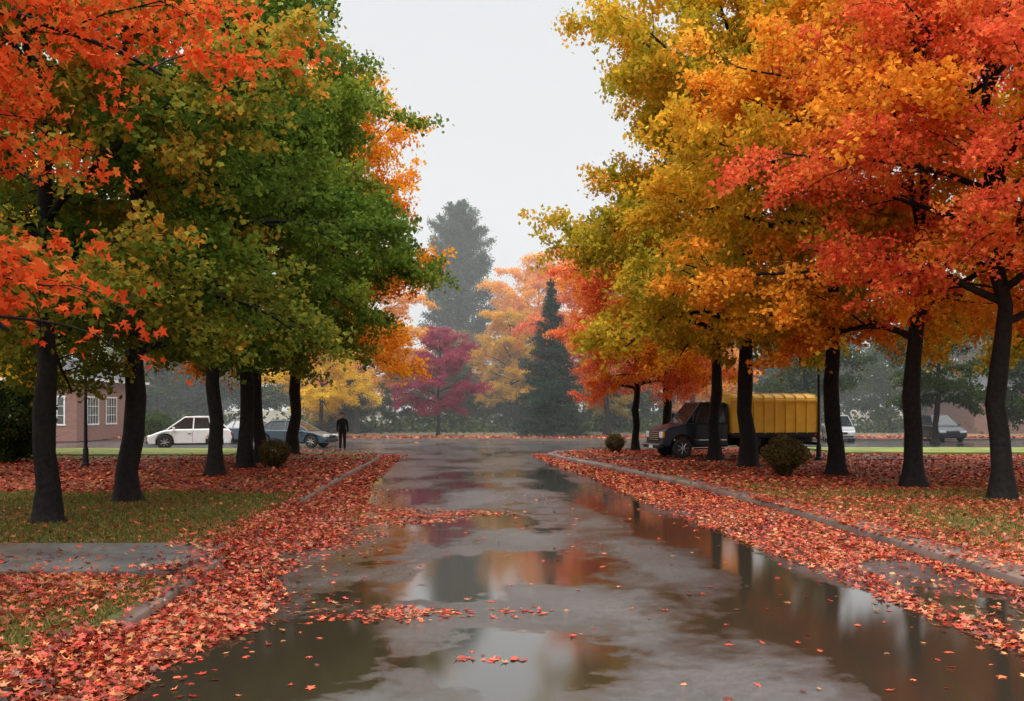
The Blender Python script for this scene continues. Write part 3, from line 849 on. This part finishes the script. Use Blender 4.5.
# ------------------------------------------------------------------ brick house
def brickmat(name, c1, c2):
    m, nt, out = newmat(name)
    tc = N(nt, "ShaderNodeTexCoord")
    sp_ = N(nt, "ShaderNodeSeparateXYZ"); nt.links.new(tc.outputs["Object"], sp_.inputs[0])
    cb = N(nt, "ShaderNodeCombineXYZ")
    nt.links.new(math_n(nt, 'ADD', sp_.outputs[0], sp_.outputs[1]), cb.inputs[0]); nt.links.new(sp_.outputs[2], cb.inputs[1])
    br = N(nt, "ShaderNodeTexBrick"); nt.links.new(cb.outputs[0], br.inputs["Vector"])
    br.inputs["Color1"].default_value = (*c1, 1); br.inputs["Color2"].default_value = (*c2, 1); br.inputs["Mortar"].default_value = (.25, .2, .17, 1)
    br.inputs["Scale"].default_value = 1; br.inputs["Brick Width"].default_value = .22; br.inputs["Row Height"].default_value = .075; br.inputs["Mortar Size"].default_value = .008
    p = N(nt, "ShaderNodeBsdfPrincipled"); p.inputs["Roughness"].default_value = .8
    nt.links.new(br.outputs[0], p.inputs["Base Color"]); nt.links.new(p.outputs[0], out.inputs[0])
    return m
M['brick'] = brickmat("brick", (.24, .09, .065), (.17, .06, .045))
M['roof'] = simple("slate_roof", (.075, .077, .085), .85, nscale=12, namt=.3, spec=.1)
M['trim'] = simple("white_trim", (.7, .7, .68), .5)
M['dark'] = simple("window_glass", (.05, .055, .06), .08, spec=.8)
def house(name, x0, x1, y0, y1, hw, hr, wins, side_wins=()):
    e = empty(name, (x0, y0, .05))
    w_, d = x1 - x0, y1 - y0
    box("walls", (w_ / 2, d / 2, hw / 2), (w_, d, hw), M['brick'], e)
    o = .45; ins = d / 2
    v = [(-o, -o, hw), (w_ + o, -o, hw), (w_ + o, d + o, hw), (-o, d + o, hw), (ins, d / 2, hr), (w_ - ins, d / 2, hr)]
    v = [(a_, b_, c_ + .003) for a_, b_, c_ in v]
    mesh_obj("roof", v, [(0, 1, 5, 4), (1, 2, 5), (2, 3, 4, 5), (3, 0, 4), (3, 2, 1, 0)], M['roof'], e)
    box("fascia", (w_ / 2, -o - .02, hw - .06), (w_ + 2 * o, .05, .17), M['trim'], e)
    box("fascia", (w_ + o + .02, d / 2, hw - .06), (.05, d + 2 * o, .17), M['trim'], e)
    def win(cx, cz, ww, wh, face):
        nx = max(2, int(ww / .35)); nz_ = 3
        def bx(nm, du, dz, su, sz_, off, mat):
            if face == 'f': box(nm, (cx + du, -off, cz + dz), (su, .04, sz_), mat, e)
            else: box(nm, (w_ + off, cx + du, cz + dz), (.04, su, sz_), mat, e)
        bx("window_glass", 0, 0, ww, wh, .0, M['dark'])
        for s in (-1, 1):
            bx("window_frame", s * ww / 2, 0, .09, wh + .12, .03, M['trim']); bx("window_frame", 0, s * (wh / 2 + .02), ww + .18, .10, .034, M['trim'])
        for i in range(1, nx): bx("glazing_bar", -ww / 2 + ww * i / nx, 0, .035, wh, .012, M['trim'])
        for i in range(1, nz_): bx("glazing_bar", 0, -wh / 2 + wh * i / nz_, ww, .035, .016, M['trim'])
    for (cx, cz, ww, wh) in wins: win(cx, cz, ww, wh, 'f')
    for (cx, cz, ww, wh) in side_wins: win(cx, cz, ww, wh, 's')
    box("door", (w_ * .45, -.02, 1.0), (.95, .06, 2.05), M['trim'], e, .01)
    return e
house("brick_house", -46, -26.8, 58.5, 68.5, 3.9, 6.2, [(3, 1.9, 1.2, 1.7), (6, 1.9, 1.2, 1.7), (12, 1.9, 1.2, 1.7), (15, 1.9, 1.0, 1.7), (18, 1.9, .9, 1.7)],
      [(2.2, 1.9, 1.6, 1.7), (5.0, 1.9, 1.6, 1.7), (8, 1.9, 1.2, 1.7)])
house("brick_house", 37, 64, 76, 86, 3.6, 5.4, [(3 + 4 * i, 1.8, 1.4, 1.5) for i in range(6)])

# ------------------------------------------------------------------ street lamps
M['pole'] = simple("dark_iron", (.02, .02, .021), .45, metal=.5)
M['lens'] = simple("lamp_lens", (.6, .6, .56), .3)
def lamp(x, y, h=4.5):
    e = empty("street_lamp", (x, y, .12))
    lathe("pole", (0, 0, 0), 'z', [(-.05, .14), (.12, .14), (.16, .10), (.6, .085), (.66, .06), (h - .75, .042)], M['pole'], e, 16)
    lathe("collar", (0, 0, h - .75), 'z', [(0, .05), (.03, .12), (.07, .12), (.08, .09)], M['pole'], e, 16)
    lathe("lantern", (0, 0, h - .67), 'z', [(0, .10), (.42, .17)], M['lens'], e, 8)
    for i in range(8):
        a = 2 * math.pi * i / 8
        bar("lantern_bar", (.105 * math.cos(a), .105 * math.sin(a), h - .67), (.178 * math.cos(a), .178 * math.sin(a), h - .25), .01, M['pole'], e)
    lathe("lantern_cap", (0, 0, h - .25), 'z', [(0, .22), (.03, .22), (.16, .07), (.20, .03), (.28, .012)], M['pole'], e, 16)
lamp(11.3, 35.0, 4.5)
lamp(-14.0, 31.2, 4.4)

# shrubs
S1 = shrub_mesh("shrub_a", 3, .75, .62, .3, 7000, .06)
S2 = shrub_mesh("shrub_b", 8, .55, .50, .55, 5500, .05)
S3 = shrub_mesh("bush_big", 12, 1.5, 1.35, .8, 16000, .11)
place("shrub", S1, 7.65, 26.6, .92, 0, 'ochre')
place("shrub", S2, -7.6, 30.4, .95, 0, 'ochre')
place("shrub", S2, 4.5, 41.5, .85, 1, 'ochre')
place("bush", S3, -18.0, 34.0, 1.05, 0, 'dgreen')
place("bush", S3, -21.5, 36.0, 1.0, 2, 'dgreen')
place("bush", S3, -21.5, 57.5, .7, 1, 'dgreen', z=0)
rng = np.random.default_rng(77); n = 9000
C = np.column_stack([rng.uniform(-40, 45, n), 63.0 + np.abs(rng.normal(size=n)) * 2.4, np.full(n, .12) + rng.uniform(size=n) * .06])
a, F, kk = leaves_geo(rng, C, .2, flat=.4)
me = build_mesh("fallen_leaves", a, [(F, 0, np.repeat(rng.beta(2, 2, n), kk))]); me.materials.append(M['fallen']); link(D.objects.new("fallen_leaves", me))

# ------------------------------------------------------------------ person
def person(x, y, z, rz):
    e = empty("person", (x, y, z), rz)
    J = []; E = []; Rr = []
    def j(p, r, par=None):
        J.append(p); Rr.append(r if isinstance(r, tuple) else (r, r))
        if par is not None: E.append((par, len(J) - 1))
        return len(J) - 1
    pel = j((0, 0, .95), (.165, .125)); wa = j((0, 0, 1.10), (.16, .12), pel); ch = j((0, 0, 1.30), (.185, .13), wa)
    sh = j((0, 0, 1.42), (.13, .10), ch); nk = j((0, .0, 1.50), .058, sh); hd0 = j((0, -.01, 1.57), (.07, .08), nk)
    hd = j((0, -.005, 1.65), (.078, .095), hd0); j((0, .0, 1.73), (.06, .075), hd)
    for s in (-1, 1):
        hp = j((s * .09, 0, .86), (.10, .11), pel); kn = j((s * .095, -.015, .49), .075, hp); an = j((s * .10, .01, .09), .055, kn)
        j((s * .115, -.13, .04), (.048, .034), an)
        so = j((s * .19, 0, 1.40), .070, sh); el = j((s * .232, .03, 1.12), .056, so); wr_ = j((s * .24, -.05, .87), .040, el)
        pm = j((s * .245, -.065, .80), (.022, .036), wr_)
        for f in range(4):
            o = (f - 1.5) * .02; ln = (.075, .088, .084, .066)[f]
            a1 = j((s * .245, -.065 + o, .80 - ln * .55), .009, pm); j((s * .235, -.07 + o, .80 - ln), .008, a1)
        t1 = j((s * .235, -.105, .80), .010, pm); j((s * .228, -.12, .765), .008, t1)
    me = D.meshes.new("body"); me.from_pydata(J, E, [])
    o = D.objects.new("body", me); link(o)
    sk = o.modifiers.new("skin", 'SKIN'); sk.use_smooth_shade = True
    for i, sv in enumerate(me.skin_vertices[0].data):
        sv.radius = Rr[i]; sv.use_root = (i == 0)
    o.modifiers.new("ss", 'SUBSURF').levels = 2
    bpy.context.view_layer.update()
    m2 = D.meshes.new_from_object(o.evaluated_get(bpy.context.evaluated_depsgraph_get()))
    D.objects.remove(o)
    m2.materials.clear()
    for mm in (simple("jacket", (.018, .020, .024), .85, spec=.2), simple("trousers", (.022, .022, .027), .85, spec=.2), simple("skin", (.42, .25, .18), .5), simple("shoes", (.015, .013, .012), .4)):
        m2.materials.append(mm)
    for pl in m2.polygons:
        c = pl.center
        if c.z > 1.49 or (c.z < .86 and abs(c.x) > .205): pl.material_index = 2
        elif c.z < .10: pl.material_index = 3
        elif c.z < .90 and abs(c.x) < .205: pl.material_index = 1
        else: pl.material_index = 0
        pl.use_smooth = True
    link(D.objects.new("body", m2), e)
    hair = simple("hair", (.02, .014, .01), .6)
    lathe("hair", (0, .015, 1.655), 'z', [(-.02, .082), (.04, .092), (.09, .082), (.125, .05), (.14, .01)], hair, e, 16)
    for s in (-1, 1):
        lathe("eye", (s * .03, -.098, 1.645), 'y', [(-.004, .004), (0, .009), (.01, .011)], M['black'], e, 10)
        box("ear", (s * .083, .005, 1.64), (.014, .03, .05), m2.materials[2], e, .005)
    box("nose", (0, -.104, 1.62), (.022, .03, .035), m2.materials[2], e, .008)
    box("mouth", (0, -.090, 1.585), (.04, .014, .008), M['red_l'], e, .003)
    box("collar", (0, -.01, 1.485), (.15, .15, .05), m2.materials[0], e, .02)
person(-7.85, 44.0, 0.125, .25)

# ------------------------------------------------------------------ mist hanging over the far side (a real volume)
mm, nt, out = newmat("mist")
vs = N(nt, "ShaderNodeVolumeScatter"); vs.inputs["Color"].default_value = (.98, .99, 1, 1); vs.inputs["Density"].default_value = .0034
nt.links.new(vs.outputs[0], out.inputs["Volume"])
slab("mist", -160, 160, 47, 150, -.5, 32, mm)

# ------------------------------------------------------------------ sky and sun
w = D.worlds.new("World"); scene.world = w; w.use_nodes = True
nt = w.node_tree; nt.nodes.clear()
out = nt.nodes.new("ShaderNodeOutputWorld")
sky = nt.nodes.new("ShaderNodeTexSky"); sky.sky_type = 'NISHITA'; sky.sun_disc = False
sky.sun_elevation = math.radians(52); sky.sun_rotation = math.radians(200); sky.dust_density = 4
bg1 = nt.nodes.new("ShaderNodeBackground"); bg1.inputs[1].default_value = .012
nt.links.new(sky.outputs[0], bg1.inputs[0])
tc = nt.nodes.new("ShaderNodeTexCoord"); sp_ = nt.nodes.new("ShaderNodeSeparateXYZ"); nt.links.new(tc.outputs["Generated"], sp_.inputs[0])
nz = nt.nodes.new("ShaderNodeTexNoise"); nz.inputs["Scale"].default_value = 2.5; nz.inputs["Detail"].default_value = 5; nt.links.new(tc.outputs["Generated"], nz.inputs["Vector"])
rm = ramp(nt, [(0.0, (.80, .81, .81)), (.46, (.80, .81, .815)), (.7, (2.4, 2.4, 2.4)), (1.0, (3.9, 3.9, 3.9))])
e_ = math_n(nt, 'ADD', sp_.outputs[2], math_n(nt, 'MULTIPLY_ADD', nz.outputs["Fac"], .08, -.04))
nt.links.new(e_, rm.inputs[0])
bg2 = nt.nodes.new("ShaderNodeBackground"); bg2.inputs[1].default_value = 1.0
nt.links.new(rm.outputs[0], bg2.inputs[0])
ad = nt.nodes.new("ShaderNodeAddShader"); nt.links.new(bg1.outputs[0], ad.inputs[0]); nt.links.new(bg2.outputs[0], ad.inputs[1])
nt.links.new(ad.outputs[0], out.inputs[0])
sl = D.lights.new("sun", 'SUN'); sl.energy = 1.5; sl.angle = math.radians(20); sl.color = (1, .96, .9)
so = D.objects.new("sun", sl); link(so)
so.rotation_euler = (math.radians(38), 0, math.radians(-20))

# ------------------------------------------------------------------ camera
cd = D.cameras.new("camera"); cam = D.objects.new("camera", cd); link(cam)
cd.sensor_width = 36; cd.lens = 33.4; cd.clip_end = 4000; cd.clip_start = .05
cam.location = (0, 0, 2.0); cam.rotation_euler = (math.radians(90), 0, 0); cd.shift_y = .058
scene.camera = cam
scene.view_settings.view_transform = 'Standard'
scene.view_settings.look = 'None'
scene.view_settings.exposure = 0
